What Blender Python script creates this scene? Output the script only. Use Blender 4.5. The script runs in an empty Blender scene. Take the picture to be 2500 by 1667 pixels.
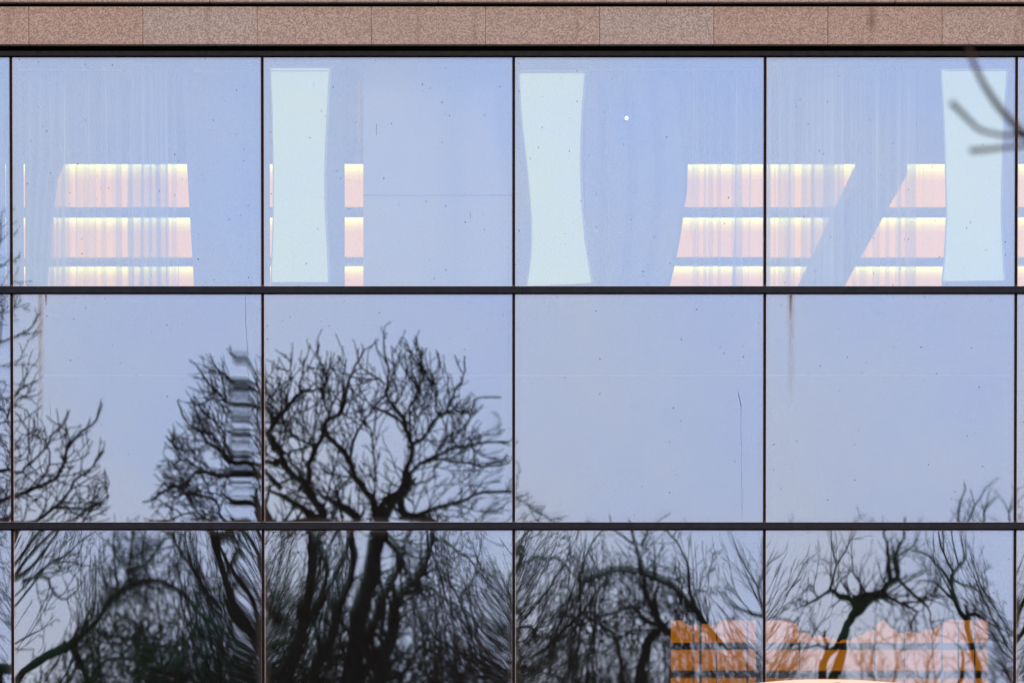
import bpy, math, random
from mathutils import Vector
R = math.radians
S = bpy.context.scene
COL = S.collection
# ------------------------------------------------------------------ camera
D = 60.0                       # metres from camera to the glass
CZ = 1.7
TILT = R(2.4)
FPX = 15247.0
PPX, PPY = 1254.2, 2892.5
cam = bpy.data.cameras.new("camera")
cam.sensor_width = 36
cam.lens = FPX / 2500 * 36
cam.shift_x = (1250 - PPX) / 2500
cam.shift_y = (PPY - 833.5) / 2500
cam.clip_start = 0.5
cam.clip_end = 3000
cam.dof.use_dof = True
cam.dof.focus_distance = 60.0
cam.dof.aperture_fstop = 3.9
camo = bpy.data.objects.new("camera", cam)
camo.location = (0, -D, CZ)
camo.rotation_euler = (R(90) - TILT, 0, 0)
COL.objects.link(camo)
S.camera = camo
# ------------------------------------------------------------------ world and sun
SUN_EL, SUN_AZ = 15.0, 128.0      # low, behind the camera and off to one side; azimuth from +y clockwise
w = bpy.data.worlds.new("World")
S.world = w
w.use_nodes = True
nt = w.node_tree
nt.nodes.clear()
sky = nt.nodes.new('ShaderNodeTexSky')
sky.sky_type = 'NISHITA'
sky.sun_disc = False
sky.sun_elevation = R(SUN_EL)
sky.sun_rotation = R(SUN_AZ)
sky.altitude = 0
sky.air_density = 0.7
sky.dust_density = 0.2
sky.ozone_density = 2.0
tint = nt.nodes.new('ShaderNodeMix')
tint.data_type = 'RGBA'
tint.blend_type = 'MULTIPLY'
tint.inputs[0].default_value = 1.0
tint.inputs[7].default_value = (1.12, 0.86, 1.05, 1)
bg = nt.nodes.new('ShaderNodeBackground')
veil = nt.nodes.new('ShaderNodeMix')      # thin even veil of evening cloud over the blue
veil.data_type = 'RGBA'
veil.inputs[0].default_value = 0.7
veil.inputs[7].default_value = (3.6, 4.15, 6.0, 1)
bg.inputs[1].default_value = 0.14
wo = nt.nodes.new('ShaderNodeOutputWorld')
nt.links.new(sky.outputs[0], tint.inputs[6])
nt.links.new(tint.outputs[2], veil.inputs[6])
wtc = nt.nodes.new('ShaderNodeTexCoord'); wsp = nt.nodes.new('ShaderNodeSeparateXYZ')
wmr = nt.nodes.new('ShaderNodeMapRange'); wmr.interpolation_type = 'SMOOTHSTEP'
for i_, q_ in enumerate((-.02, .13, .66, 1.0)): wmr.inputs[1+i_].default_value = q_     # dusk belt low in the sky
wml = nt.nodes.new('ShaderNodeMix'); wml.data_type = 'RGBA'; wml.blend_type = 'MULTIPLY'; wml.inputs[0].default_value = 1
nt.links.new(wtc.outputs['Generated'], wsp.inputs[0]); nt.links.new(wsp.outputs[2], wmr.inputs[0])
nt.links.new(veil.outputs[2], wml.inputs[6]); nt.links.new(wmr.outputs[0], wml.inputs[7])
nt.links.new(wml.outputs[2], bg.inputs[0])
nt.links.new(bg.outputs[0], wo.inputs[0])
sl = bpy.data.lights.new("sun", 'SUN')
sl.energy = 2.4
sl.angle = R(12)
sl.color = (1.0, 0.76, 0.52)
so = bpy.data.objects.new("sun", sl)
sd = Vector((math.sin(R(SUN_AZ)) * math.cos(R(SUN_EL)), math.cos(R(SUN_AZ)) * math.cos(R(SUN_EL)), math.sin(R(SUN_EL))))
so.rotation_euler = sd.to_track_quat('Z', 'Y').to_euler()
so.location = sd * 50
COL.objects.link(so)
S.view_settings.view_transform = 'Standard'
S.view_settings.look = 'None'
S.view_settings.gamma = 1
S.view_settings.exposure = 0.70
S.render.engine = 'CYCLES'
S.cycles.transparent_max_bounces = 24
S.cycles.max_bounces = 10
S.cycles.glossy_bounces = 6

# ------------------------------------------------------------------ layout helpers (facade metres)
c_, s_ = math.cos(TILT), math.sin(TILT)
def FZ(y):
    v = PPY - y
    return CZ + (v * D * c_ - FPX * D * s_) / (FPX * c_ + v * s_)
def FX(x, y=700):
    return (x - PPX) * (D * c_ - (FZ(y) - CZ) * s_) / FPX

# ------------------------------------------------------------------ tagging
def tag(o, label=None, cat=None, group=None, kind=None):
    if label: o['label'] = label
    if cat: o['category'] = cat
    if group: o['group'] = group
    if kind: o['kind'] = kind
    return o
def empty(name, loc=(0, 0, 0)):
    o = bpy.data.objects.new(name, None)
    o.empty_display_size = 0.3
    o.location = loc
    COL.objects.link(o)
    return o
def link(name, me, mat=None, parent=None, loc=None):
    o = bpy.data.objects.new(name, me)
    COL.objects.link(o)
    if mat and not me.materials: me.materials.append(mat)
    if parent is not None:
        o.parent = parent
        pl = parent
        off = Vector((0, 0, 0))
        while pl is not None:
            off += Vector(pl.location); pl = pl.parent
        o.location = (Vector(loc) if loc else Vector((0, 0, 0))) - off
    elif loc: o.location = loc
    return o
class MB:
    def __init__(s): s.v = []; s.f = []
    def box(s, x0, x1, y0, y1, z0, z1):
        b = len(s.v)
        s.v += [(x0,y0,z0),(x1,y0,z0),(x1,y1,z0),(x0,y1,z0),(x0,y0,z1),(x1,y0,z1),(x1,y1,z1),(x0,y1,z1)]
        s.f += [(b,b+3,b+2,b+1),(b+4,b+5,b+6,b+7),(b,b+1,b+5,b+4),(b+1,b+2,b+6,b+5),(b+2,b+3,b+7,b+6),(b+3,b,b+4,b+7)]
        return s
    def poly(s, pts, y0, y1):            # outline in x,z extruded in y
        b = len(s.v); n = len(pts)
        s.v += [(p[0], y0, p[1]) for p in pts] + [(p[0], y1, p[1]) for p in pts]
        s.f.append(tuple(range(b, b+n)))
        s.f.append(tuple(range(b+2*n-1, b+n-1, -1)))
        for i in range(n):
            j = (i+1) % n
            s.f.append((b+j, b+i, b+n+i, b+n+j))
        return s
    def tube(s, pts, rad, k=5, cap=True):
        n = len(pts)
        if n < 2: return s
        up = None; b = len(s.v)
        for i in range(n):
            t = (pts[min(i+1, n-1)] - pts[max(i-1, 0)])
            if t.length < 1e-9: t = Vector((0, 0, 1))
            t.normalize()
            if up is None:
                up = t.orthogonal().normalized()
            else:
                up = up - t * up.dot(t)
                up = up.normalized() if up.length > 1e-6 else t.orthogonal().normalized()
            sd_ = t.cross(up)
            r = rad[i]; p = pts[i]
            for q in range(k):
                a = 2 * math.pi * q / k
                c = p + up * (r * math.cos(a)) + sd_ * (r * math.sin(a))
                s.v.append((c.x, c.y, c.z))
        for i in range(n-1):
            for q in range(k):
                q2 = (q+1) % k
                s.f.append((b+i*k+q, b+i*k+q2, b+(i+1)*k+q2, b+(i+1)*k+q))
        if cap:
            s.f.append(tuple(b+(n-1)*k+q for q in range(k)))
            s.f.append(tuple(b+q for q in range(k-1, -1, -1)))
        return s
    def build(s, name, mat, parent=None, smooth=False, bevel=0):
        me = bpy.data.meshes.new(name)
        me.from_pydata(s.v, [], s.f)
        if smooth: me.polygons.foreach_set('use_smooth', [True] * len(me.polygons))
        me.update()
        o = link(name, me, mat, parent)
        if bevel:
            m = o.modifiers.new('bevel', 'BEVEL'); m.width = bevel; m.segments = 2
        return o

# ------------------------------------------------------------------ materials
def newmat(name):
    m = bpy.data.materials.new(name); m.use_nodes = True
    n = m.node_tree; n.nodes.clear()
    return m, n, n.nodes.new('ShaderNodeOutputMaterial')
def N(n, t, **kw):
    x = n.nodes.new(t)
    for k, v in kw.items(): setattr(x, k, v)
    return x
def mth(n, op, a, b=None, c=None):
    x = N(n, 'ShaderNodeMath', operation=op)
    for i, q in enumerate((a, b, c)):
        if q is None: continue
        if isinstance(q, (int, float)): x.inputs[i].default_value = q
        else: n.links.new(q, x.inputs[i])
    return x.outputs[0]
def ramp(n, src, a, b, lo=0.0, hi=1.0):
    x = N(n, 'ShaderNodeMapRange'); x.clamp = True
    n.links.new(src, x.inputs[0])
    for i, q in enumerate((a, b, lo, hi)): x.inputs[1+i].default_value = q
    return x.outputs[0]
def noise(n, vec, scale, detail=2, rough=0.5, sc=(1, 1, 1), loc=(0, 0, 0)):
    mp = N(n, 'ShaderNodeMapping'); mp.inputs[3].default_value = sc; mp.inputs[1].default_value = loc
    n.links.new(vec, mp.inputs[0])
    x = N(n, 'ShaderNodeTexNoise'); x.inputs['Scale'].default_value = scale
    x.inputs['Detail'].default_value = detail; x.inputs['Roughness'].default_value = rough
    n.links.new(mp.outputs[0], x.inputs['Vector'])
    return x.outputs[0]
def cmix(n, fac, a, b):
    x = N(n, 'ShaderNodeMix', data_type='RGBA')
    for i, q in ((0, fac), (6, a), (7, b)):
        if isinstance(q, (int, float)): x.inputs[i].default_value = q
        elif isinstance(q, tuple): x.inputs[i].default_value = q + (1,)
        else: n.links.new(q, x.inputs[i])
    return x.outputs[2]
def plain(name, col, rough=0.6, metal=0.0, var=0.12, scale=8.0, spec=0.5):
    m, n, out = newmat(name)
    g = N(n, 'ShaderNodeTexCoord').outputs['Object']
    nz = noise(n, g, scale, 4, 0.6)
    c = cmix(n, ramp(n, nz, .3, .7), tuple(x*(1-var) for x in col), tuple(min(1, x*(1+var)) for x in col))
    p = N(n, 'ShaderNodeBsdfPrincipled')
    n.links.new(c, p.inputs['Base Color'])
    p.inputs['Roughness'].default_value = rough; p.inputs['Metallic'].default_value = metal
    p.inputs['Specular IOR Level'].default_value = spec
    n.links.new(p.outputs[0], out.inputs[0])
    return m
def granite(name, base, dark, light, seed, streaks=()):
    m, n, out = newmat(name)
    g = N(n, 'ShaderNodeTexCoord').outputs['Object']
    f1 = noise(n, g, 62, 2, 0.7, loc=(seed, 0, seed))
    f2 = noise(n, g, 100, 2, 0.8, loc=(seed+7, 0, 3))
    big = noise(n, g, 2.2, 3, 0.6, loc=(seed, 2, 1))
    c = cmix(n, ramp(n, f1, .43, .60), dark, base)
    c = cmix(n, ramp(n, f2, .54, .66, 0, .8), c, light)
    c = cmix(n, ramp(n, big, .35, .7, 0, .22), c, tuple(x*.72 for x in base))
    sp = N(n, 'ShaderNodeSeparateXYZ'); n.links.new(g, sp.inputs[0])
    drip = noise(n, g, 1.6, 4, 0.7, sc=(5, 1, .35), loc=(seed*2, 0, 0))
    c = cmix(n, ramp(n, drip, .58, .78, 0, .6), c, (.16, .10, .075))
    for x0, wd, zc, hz, st in streaks:
        dx = mth(n, 'ABSOLUTE', mth(n, 'SUBTRACT', sp.outputs[0], x0))
        a = ramp(n, mth(n, 'ADD', dx, mth(n, 'MULTIPLY', drip, .03)), .012, wd+.03, 1, 0)
        b = ramp(n, mth(n, 'ABSOLUTE', mth(n, 'SUBTRACT', sp.outputs[2], zc)), 0, hz, 1, 0)
        c = cmix(n, mth(n, 'MULTIPLY', mth(n, 'MULTIPLY', a, b), st), c, (.10, .052, .028))
    p = N(n, 'ShaderNodeBsdfPrincipled')
    n.links.new(c, p.inputs['Base Color']); p.inputs['Roughness'].default_value = 0.8
    bp = N(n, 'ShaderNodeBump'); bp.inputs['Strength'].default_value = .35; bp.inputs['Distance'].default_value = .004
    n.links.new(f1, bp.inputs['Height']); n.links.new(bp.outputs[0], p.inputs['Normal'])
    n.links.new(p.outputs[0], out.inputs[0])
    return m
def glass(name, refl, tcol, gcol, dirty=False, seed=0.0, dust=0.0):
    m, n, out = newmat(name)
    tr = N(n, 'ShaderNodeBsdfTransparent'); tr.inputs[0].default_value = tcol + (1,)
    gl = N(n, 'ShaderNodeBsdfGlossy'); gl.inputs['Roughness'].default_value = 0.0
    gl.inputs[0].default_value = gcol + (1,)
    if dirty:       # the coating differs a little over each sheet
        go = N(n, 'ShaderNodeTexCoord').outputs['Object']
        sx0 = N(n, 'ShaderNodeSeparateXYZ'); n.links.new(go, sx0.inputs[0])
        cv = noise(n, go, .55, 3, .55, loc=(seed*5+3, 0, seed*2))
        t0 = ramp(n, mth(n, 'ADD', mth(n, 'MULTIPLY', cv, 1.6), mth(n, 'MULTIPLY', sx0.outputs[0], .22)), .45, 1.15)
        n.links.new(cmix(n, t0, tuple(min(1, q*w_) for q, w_ in zip(gcol, (1.03, 1.0, .93))), tuple(min(1, q*w_) for q, w_ in zip(gcol, (.86, .93, 1.04)))), gl.inputs[0])
    mx = N(n, 'ShaderNodeMixShader'); mx.inputs[0].default_value = refl
    n.links.new(tr.outputs[0], mx.inputs[1]); n.links.new(gl.outputs[0], mx.inputs[2])
    sh = mx.outputs[0]
    if dirty:
        g = N(n, 'ShaderNodeTexCoord').outputs['Object']
        vo = N(n, 'ShaderNodeTexVoronoi'); vo.inputs['Scale'].default_value = 27
        mp = N(n, 'ShaderNodeMapping'); mp.inputs[1].default_value = (seed, 0, seed*1.7); mp.inputs[3].default_value = (1, 0, .72)
        n.links.new(g, mp.inputs[0]); n.links.new(mp.outputs[0], vo.inputs['Vector'])
        rnd = N(n, 'ShaderNodeSeparateColor'); n.links.new(vo.outputs['Color'], rnd.inputs[0])
        size = ramp(n, rnd.outputs[0], .62, 1.0, 0.0, .15)
        speck = ramp(n, mth(n, 'SUBTRACT', vo.outputs['Distance'], size), -.03, .012, 1, 0)
        speck = mth(n, 'MULTIPLY', speck, ramp(n, rnd.outputs[1], .2, 1.0, .10, .85))
        dv = N(n, 'ShaderNodeBsdfDiffuse'); dv.inputs[0].default_value = (.05, .05, .055, 1)
        m2 = N(n, 'ShaderNodeMixShader')
        n.links.new(speck, m2.inputs[0]); n.links.new(sh, m2.inputs[1]); n.links.new(dv.outputs[0], m2.inputs[2])
        # thin film of dust: run marks and blotches
        run = noise(n, g, 2.0, 4, 0.65, sc=(9, 1, .30), loc=(seed*3, 0, seed))
        blo = noise(n, g, 1.3, 4, 0.6, loc=(seed, 0, seed*2))
        fine = noise(n, g, 85, 2, 0.9, loc=(seed, 0, 0))
        fac = mth(n, 'ADD', mth(n, 'MULTIPLY', ramp(n, run, .42, .78), .006), mth(n, 'MULTIPLY', ramp(n, blo, .35, .75), .006))
        fac = mth(n, 'ADD', fac, mth(n, 'MULTIPLY', ramp(n, fine, .40, .64), .085))
        fac = mth(n, 'ADD', fac, dust)
        dd = N(n, 'ShaderNodeBsdfDiffuse'); dd.inputs[0].default_value = (.10, .095, .09, 1)
        m3 = N(n, 'ShaderNodeMixShader')
        n.links.new(fac, m3.inputs[0]); n.links.new(m2.outputs[0], m3.inputs[1]); n.links.new(dd.outputs[0], m3.inputs[2])
        ge = N(n, 'ShaderNodeTexCoord').outputs['Generated']
        se = N(n, 'ShaderNodeSeparateXYZ'); n.links.new(ge, se.inputs[0])
        ex = mth(n, 'SUBTRACT', .5, mth(n, 'ABSOLUTE', mth(n, 'SUBTRACT', se.outputs[0], .5)))
        ez = mth(n, 'SUBTRACT', .5, mth(n, 'ABSOLUTE', mth(n, 'SUBTRACT', se.outputs[2], .5)))
        ed = mth(n, 'MINIMUM', ex, ez)
        f1_ = ramp(n, mth(n, 'ADD', ed, mth(n, 'MULTIPLY', mth(n, 'SUBTRACT', run, .5), .03)), .002, .028, .05, 0)
        f2_ = ramp(n, ed, .0, .007, .14, 0)
        de = N(n, 'ShaderNodeBsdfDiffuse'); de.inputs[0].default_value = (.50, .45, .42, 1)
        m4 = N(n, 'ShaderNodeMixShader'); n.links.new(mth(n, 'ADD', f1_, f2_), m4.inputs[0])
        n.links.new(m3.outputs[0], m4.inputs[1]); n.links.new(de.outputs[0], m4.inputs[2])
        sh = m4.outputs[0]
    n.links.new(sh, out.inputs[0])
    return m
def emit(name, col, st):
    m, n, out = newmat(name)
    e = N(n, 'ShaderNodeEmission'); e.inputs[0].default_value = col + (1,); e.inputs[1].default_value = st
    n.links.new(e.outputs[0], out.inputs[0])
    return m
def lit_panel(name, base, col, st):
    m, n, out = newmat(name)
    p = N(n, 'ShaderNodeBsdfPrincipled'); p.inputs['Base Color'].default_value = base + (1,)
    p.inputs['Roughness'].default_value = .8
    p.inputs['Emission Color'].default_value = col + (1,); p.inputs['Emission Strength'].default_value = st
    n.links.new(p.outputs[0], out.inputs[0])
    return m
def sheer(name, col, opac):
    m, n, out = newmat(name)
    tr = N(n, 'ShaderNodeBsdfTransparent')
    df = N(n, 'ShaderNodeBsdfDiffuse'); df.inputs[0].default_value = col + (1,)
    tl = N(n, 'ShaderNodeBsdfTranslucent'); tl.inputs[0].default_value = col + (1,)
    m1 = N(n, 'ShaderNodeMixShader'); m1.inputs[0].default_value = .45
    n.links.new(df.outputs[0], m1.inputs[1]); n.links.new(tl.outputs[0], m1.inputs[2])
    g = N(n, 'ShaderNodeTexCoord').outputs['Object']
    vo = N(n, 'ShaderNodeTexVoronoi'); vo.inputs['Scale'].default_value = 1.0
    mp = N(n, 'ShaderNodeMapping'); mp.inputs[3].default_value = (8.5, 0, .11); n.links.new(g, mp.inputs[0]); n.links.new(mp.outputs[0], vo.inputs['Vector'])
    rc = N(n, 'ShaderNodeSeparateColor'); n.links.new(vo.outputs['Color'], rc.inputs[0])
    v2 = N(n, 'ShaderNodeTexVoronoi'); v2.inputs['Scale'].default_value = 1.0
    mp2 = N(n, 'ShaderNodeMapping'); mp2.inputs[3].default_value = (21, 0, .10); n.links.new(g, mp2.inputs[0]); n.links.new(mp2.outputs[0], v2.inputs['Vector'])
    r2 = N(n, 'ShaderNodeSeparateColor'); n.links.new(v2.outputs['Color'], r2.inputs[0])
    fac = mth(n, 'ADD', ramp(n, rc.outputs[0], .40, .60, .0, opac), ramp(n, r2.outputs[0], .50, .60, .03, .34))
    mx = N(n, 'ShaderNodeMixShader')
    n.links.new(fac, mx.inputs[0]); n.links.new(tr.outputs[0], mx.inputs[1]); n.links.new(m1.outputs[0], mx.inputs[2])
    n.links.new(mx.outputs[0], out.inputs[0])
    return m
def bark(name, a, b, moss=None):
    m, n, out = newmat(name)
    g = N(n, 'ShaderNodeTexCoord').outputs['Object']
    c = cmix(n, ramp(n, noise(n, g, 6, 4, .6, sc=(1, 1, .3)), .35, .65), a, b)
    if moss: c = cmix(n, ramp(n, noise(n, g, .5, 3, .6), .45, .65, 0, .8), c, moss)
    p = N(n, 'ShaderNodeBsdfPrincipled'); n.links.new(c, p.inputs['Base Color'])
    p.inputs['Roughness'].default_value = 1; p.inputs['Specular IOR Level'].default_value = 0
    n.links.new(p.outputs[0], out.inputs[0])
    return m

M = {}
ST = ((FX(2125), .05, FZ(60), .14, .75), (FX(2125), .03, FZ(40), .2, .4))
M['granite_brown'] = granite('granite_brown', (.39, .29, .235), (.20, .14, .115), (.58, .455, .375), 1.0, ST)
M['granite_rose'] = granite('granite_rose', (.385, .30, .25), (.20, .148, .125), (.57, .47, .40), 4.0, ST)
M['granite_grey'] = granite('granite_grey', (.39, .325, .28), (.20, .155, .135), (.62, .53, .465), 9.0)
M['black_metal'] = plain('black_metal', (.010, .011, .015), .5, 0, .35, 14, .2)
M['header_metal'] = plain('header_metal', (.012, .010, .011), .6, 0, .5, 30, .2)
M['void'] = plain('void_black', (.004, .003, .003), .9, 0, .1, 5, 0.05)
M['gasket'] = plain('gasket_rubber', (.012, .0055, .004), .8, 0, .6, 20, .1)
M['spacer'] = plain('spacer_bar', (.50, .46, .46), .5, 0, .1, 20)
M['slate'] = plain('slate_interior', (.030, .034, .045), .8, 0, .15, 3)
M['dark_int'] = plain('dark_interior', (.012, .012, .014), .9, 0, .1, 2, .1)
M['partition'] = plain('partition_paint', (.55, .42, .36), .8, 0, .05, 2)
M['drape'] = plain('drape_fabric', (.20, .19, .22), .95, 0, .1, 20, .1)
M['sheer'] = sheer('sheer_fabric', (.85, .82, .78), .48)
M['sheer_rail'] = plain('rail_white', (.8, .78, .74), .6, 0, .05, 5)
M['ceiling'] = plain('ceiling_white', (.70, .60, .48), .8, 0, .04, 2)
M['glow_panel'] = lit_panel('ceiling_glow', (.75, .62, .45), (1.0, .34, .02), .92)
M['ceiling_wash_low'] = emit('ceiling_glow_low', (1.0, .29, .003), .55)
M['led_glow'] = emit('led_glow_step', (1.0, .76, .22), 1.9)
M['glow_screen'] = emit('fabric_glow', (.98, 1.0, .50), .45)
M['ghost_edge'] = emit('ghost_glow', (.95, 1, .6), .14)
M['spot'] = emit('spot_lens', (1, 1, .97), 14)
M['cream'] = plain('cream_paint', (.86, .74, .56), .5, 0, .04, 3)
M['rust'] = plain('rust', (.16, .07, .035), .9, 0, .4, 30, .1)
M['mortar'] = plain('mortar', (.22, .16, .13), .9, 0, .2, 20)
M['concrete'] = plain('concrete', (.30, .29, .27), .9, 0, .15, 1.5)
M['asphalt'] = plain('asphalt', (.05, .05, .052), .9, 0, .2, 6)
M['grass'] = plain('grass', (.045, .065, .025), 1, 0, .3, 3)
M['bark_dark'] = bark('bark_dark', (.010, .009, .007), (.020, .018, .014))
M['bark_moss'] = bark('bark_moss', (.008, .008, .006), (.014, .014, .010), (.014, .085, .034))
M['bark_brown'] = bark('bark_brown', (.018, .011, .007), (.038, .026, .017))
M['bark_near'] = bark('bark_near', (.040, .026, .018), (.07, .050, .036))
OUT = [glass('glass_outer_%d' % i, .44, (.90, .97, .95), (.97, .95, .93), True, 1.3*i, .0) for i in range(4)]
OUTG = [glass('glass_grey_%d' % i, .44, (.90, .95, .93), (.98, .94, .93), True, 1.3*i+9, .0) for i in range(4)]
INN = glass('glass_inner', .46, (.93, .97, .94), (.88, .96, .90))
INNG = glass('glass_inner_grey', .46, (.93, .97, .94), (.88, .95, .84))

# ------------------------------------------------------------------ glass panes with their bow and roller wave
PITCH = 2.4
MW = 0.0265
ROWS = [(FZ(700), FZ(141)), (FZ(1275), FZ(718.7)), (FZ(1850), FZ(1294))]
PH = ROWS[2][1] - ROWS[2][0]
ROWS.append((ROWS[2][0] - .073 - PH, ROWS[2][0] - .073))
NCOL = range(-4, 4)
def bow(col, row, outer):
    rng = random.Random(100*col + 7*row + 13)
    ph = [rng.uniform(0, 6.28) for _ in range(6)]
    k3 = {0: .0, 1: .0012, 2: .0125, 3: .004}[row] * rng.uniform(.8, 1.15)
    band = {0: .35, 1: 1.0, 2: .75, 3: .5}[row]
    if col >= 0: band *= .35
    if col == -1: band *= .6
    bc = rng.uniform(.99, 1.02)
    sgn = 1 if outer else -1
    kx = rng.uniform(-.0006, .0008) + (0 if outer else .00012*rng.uniform(-1, 1)); kz = rng.uniform(-.0008, .0006) + (0 if outer else .00015)
    tx, tz = (0, 0) if outer else (rng.uniform(-.00010, .00010), rng.choice((-1, 1)) * rng.uniform(.00014, .00026))
    def h(u, v):
        y = .5*kx*u*u + .5*kz*v*v + tx*u + tz*v
        # edge band where the surface straightens (pillowing by the seal)
        e = u - bc
        y += band * .00021 * math.exp(-(e/.15)**2)
        if k3:
            y += k3 * max(0, abs(u) - .35)**2 * .2 * math.log(1 + math.exp(min(30, (v + .3)/.2))) * .55
        y += .0000045 * math.sin(9*u + ph[0] + 1.3*v) + .0000045 * math.sin(8*v + ph[1] + 1.1*u)
        y += .0000012 * math.sin(23*v + ph[2]) + .0000010 * math.sin(21*u + ph[3] + 3*v)
        return y
    return h
def sheet(name, x0, x1, z0, z1, y, hf, mat, parent, nx=96, nz=72):
    cx, cz = (x0+x1)/2, (z0+z1)/2
    vs = []; fs = []
    for j in range(nz+1):
        v = z0 + (z1-z0)*j/nz - cz
        for i in range(nx+1):
            u = x0 + (x1-x0)*i/nx - cx
            vs.append((u, hf(u, v), v))
    for j in range(nz):
        for i in range(nx):
            a = j*(nx+1)+i
            fs.append((a, a+1, a+nx+2, a+nx+1))
    me = bpy.data.meshes.new(name); me.from_pydata(vs, [], fs)
    me.polygons.foreach_set('use_smooth', [True]*len(fs)); me.update()
    return link(name, me, mat, parent, (cx, y, cz))

bld = tag(empty('office_building', (0, 0, 0)), 'glass and brown granite office building facade with black frames and big square panes', 'building')
XL, XR = NCOL[0]*PITCH, (NCOL[-1]+1)*PITCH
for ri, (z0, z1) in enumerate(ROWS):
    for ci in NCOL:
        x0, x1 = ci*PITCH + MW/2, (ci+1)*PITCH - MW/2
        wnd = empty('window_pane', ((x0+x1)/2, 0, z0)); wnd.parent = bld
        inview = -3 <= ci <= 2 and ri < 3
        nx, nz = (110, 84) if inview else (24, 20)
        sheet('outer_glass', x0, x1, z0, z1, 0.0, bow(ci, ri, True), (OUT if ri == 0 else OUTG)[(ci*3+ri*5) % 4], wnd, nx, nz)
        sheet('inner_glass', x0, x1, z0, z1, 0.03, bow(ci, ri, False), INN if ri == 0 else INNG, wnd, nx, nz)
        b = MB(); t = .0075
        b.box(x0, x1, .008, .022, z0, z0+t).box(x0, x1, .008, .022, z1-t*.7, z1)
        b.box(x0, x0+t*.8, .008, .022, z0+t, z1-t*.7).box(x1-t*.6, x1, .008, .022, z0+t, z1-t*.7)
        b.build('spacer_bar', M['spacer'], wnd)
        if ri in (1, 3):
            MB().box(x0-.01, x1+.01, .10, .14, z0-.02, z1+.02).build('backing_panel', M['void'], wnd)
# vertical joints, each pane high
for k in range(NCOL[0], NCOL[-1]+2):
    for ri, (z0, z1) in enumerate(ROWS):
        x = k*PITCH
        MB().box(x-MW/2, x+MW/2, -.006, .10, z0-.01, z1+.01).build('mullion', M['gasket'], bld)
        if ri < 3:
            MB().box(x-.006, x+.007, -.010, -.0062, z0+.002, z0+.016).build('rust_spot', M['rust'], bld)
# horizontal bars
rngt = random.Random(5)
for ri in range(3):
    zt, zb = ROWS[ri][0], ROWS[ri+1][1]
    joints = [XL, FX(95)-9.6+4.8*0, FX(95)-4.8, FX(95), FX(95)+4.8*.96, FX(95)+9.6, XR]
    joints = sorted(j for j in joints if XL <= j <= XR)
    for a, b_ in zip(joints[:-1], joints[1:]):
        MB().box(a+.0015, b_-.0015, -.055, .005, zb+.0085, zt-.001).build('transom', M['black_metal'], bld, bevel=.003)
    MB().box(XL, XR, -.004, .12, zb, zt-.002).build('transom_shadow', M['void'], bld)  # black filler; its edge below each bar stands for the shadow line
# header under the granite
zt = ROWS[0][1]
joints = [XL, FX(-520), FX(92), FX(1320), FX(1930), FX(2600), XR]
for a, b_ in zip(joints[:-1], joints[1:]):
    MB().box(a+.0015, b_-.0015, -.05, .02, FZ(138), FZ(127)).build('head_rail', M['header_metal'], bld)
MB().box(XL, XR, .001, .3, FZ(141), FZ(108)).build('head_recess', M['void'], bld)
# granite courses
zb, zt2 = FZ(114), FZ(22)
jx = [FX(74.4 + 277.6*k) for k in range(-7, 16)]
tones = ['granite_brown', 'granite_brown', 'granite_rose', 'granite_brown', 'granite_grey', 'granite_rose', 'granite_brown', 'granite_rose', 'granite_grey', 'granite_rose', 'granite_brown', 'granite_rose']
idx0 = 7
for k in range(len(jx)-1):
    nm = tones[(k - idx0 + 1 + 2) % len(tones)]
    kk = k - idx0       # 0 is the slab from 74 to 352
    nm = {-1: 'granite_brown', 0: 'granite_brown', 1: 'granite_grey', 2: 'granite_rose', 3: 'granite_rose', 4: 'granite_rose', 5: 'granite_grey', 6: 'granite_brown', 7: 'granite_brown', 8: 'granite_rose'}.get(kk, nm)
    off = [.0, .0015, -.001, .001][k % 4]
    MB().box(jx[k]+.0009, jx[k+1]-.0009, -.14+off, .25, zb, zt2).build('granite_slab', M[nm], bld, bevel=.006)
MB().box(XL, XR, -.128, .25, zb+.01, zt2-.01).build('slab_joint', M['mortar'], bld)
MB().box(XL, XR, -.04, .25, zt2-.01, FZ(10)).build('shadow_gap', M['void'], bld)
jx2 = [FX(-40 + 555*k) for k in range(-3, 8)]
for k in range(len(jx2)-1):
    MB().box(jx2[k]+.002, jx2[k+1]-.002, -.20, .25, FZ(13.5), FZ(13.5)+.62).build('granite_coping', M[['granite_rose', 'granite_brown'][k % 2]], bld, bevel=.008)
HC1 = 10.2
# side piers, plinth, roof
MB().box(XL-3, XL-.02, -.14, 30, 0, FZ(22)).build('granite_pier', M['granite_brown'], bld)
MB().box(XR+.02, XR+3, -.14, 30, 0, FZ(22)).build('granite_pier', M['granite_brown'], bld)
MB().box(XL-.02, XR+.02, -.14, .3, 0, ROWS[3][0]-.01).build('granite_plinth', M['granite_brown'], bld)
MB().box(XL-3, XR+3, .26, 30, HC1+.45, FZ(13.5)+.4).build('roof', M['concrete'], bld)

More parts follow.
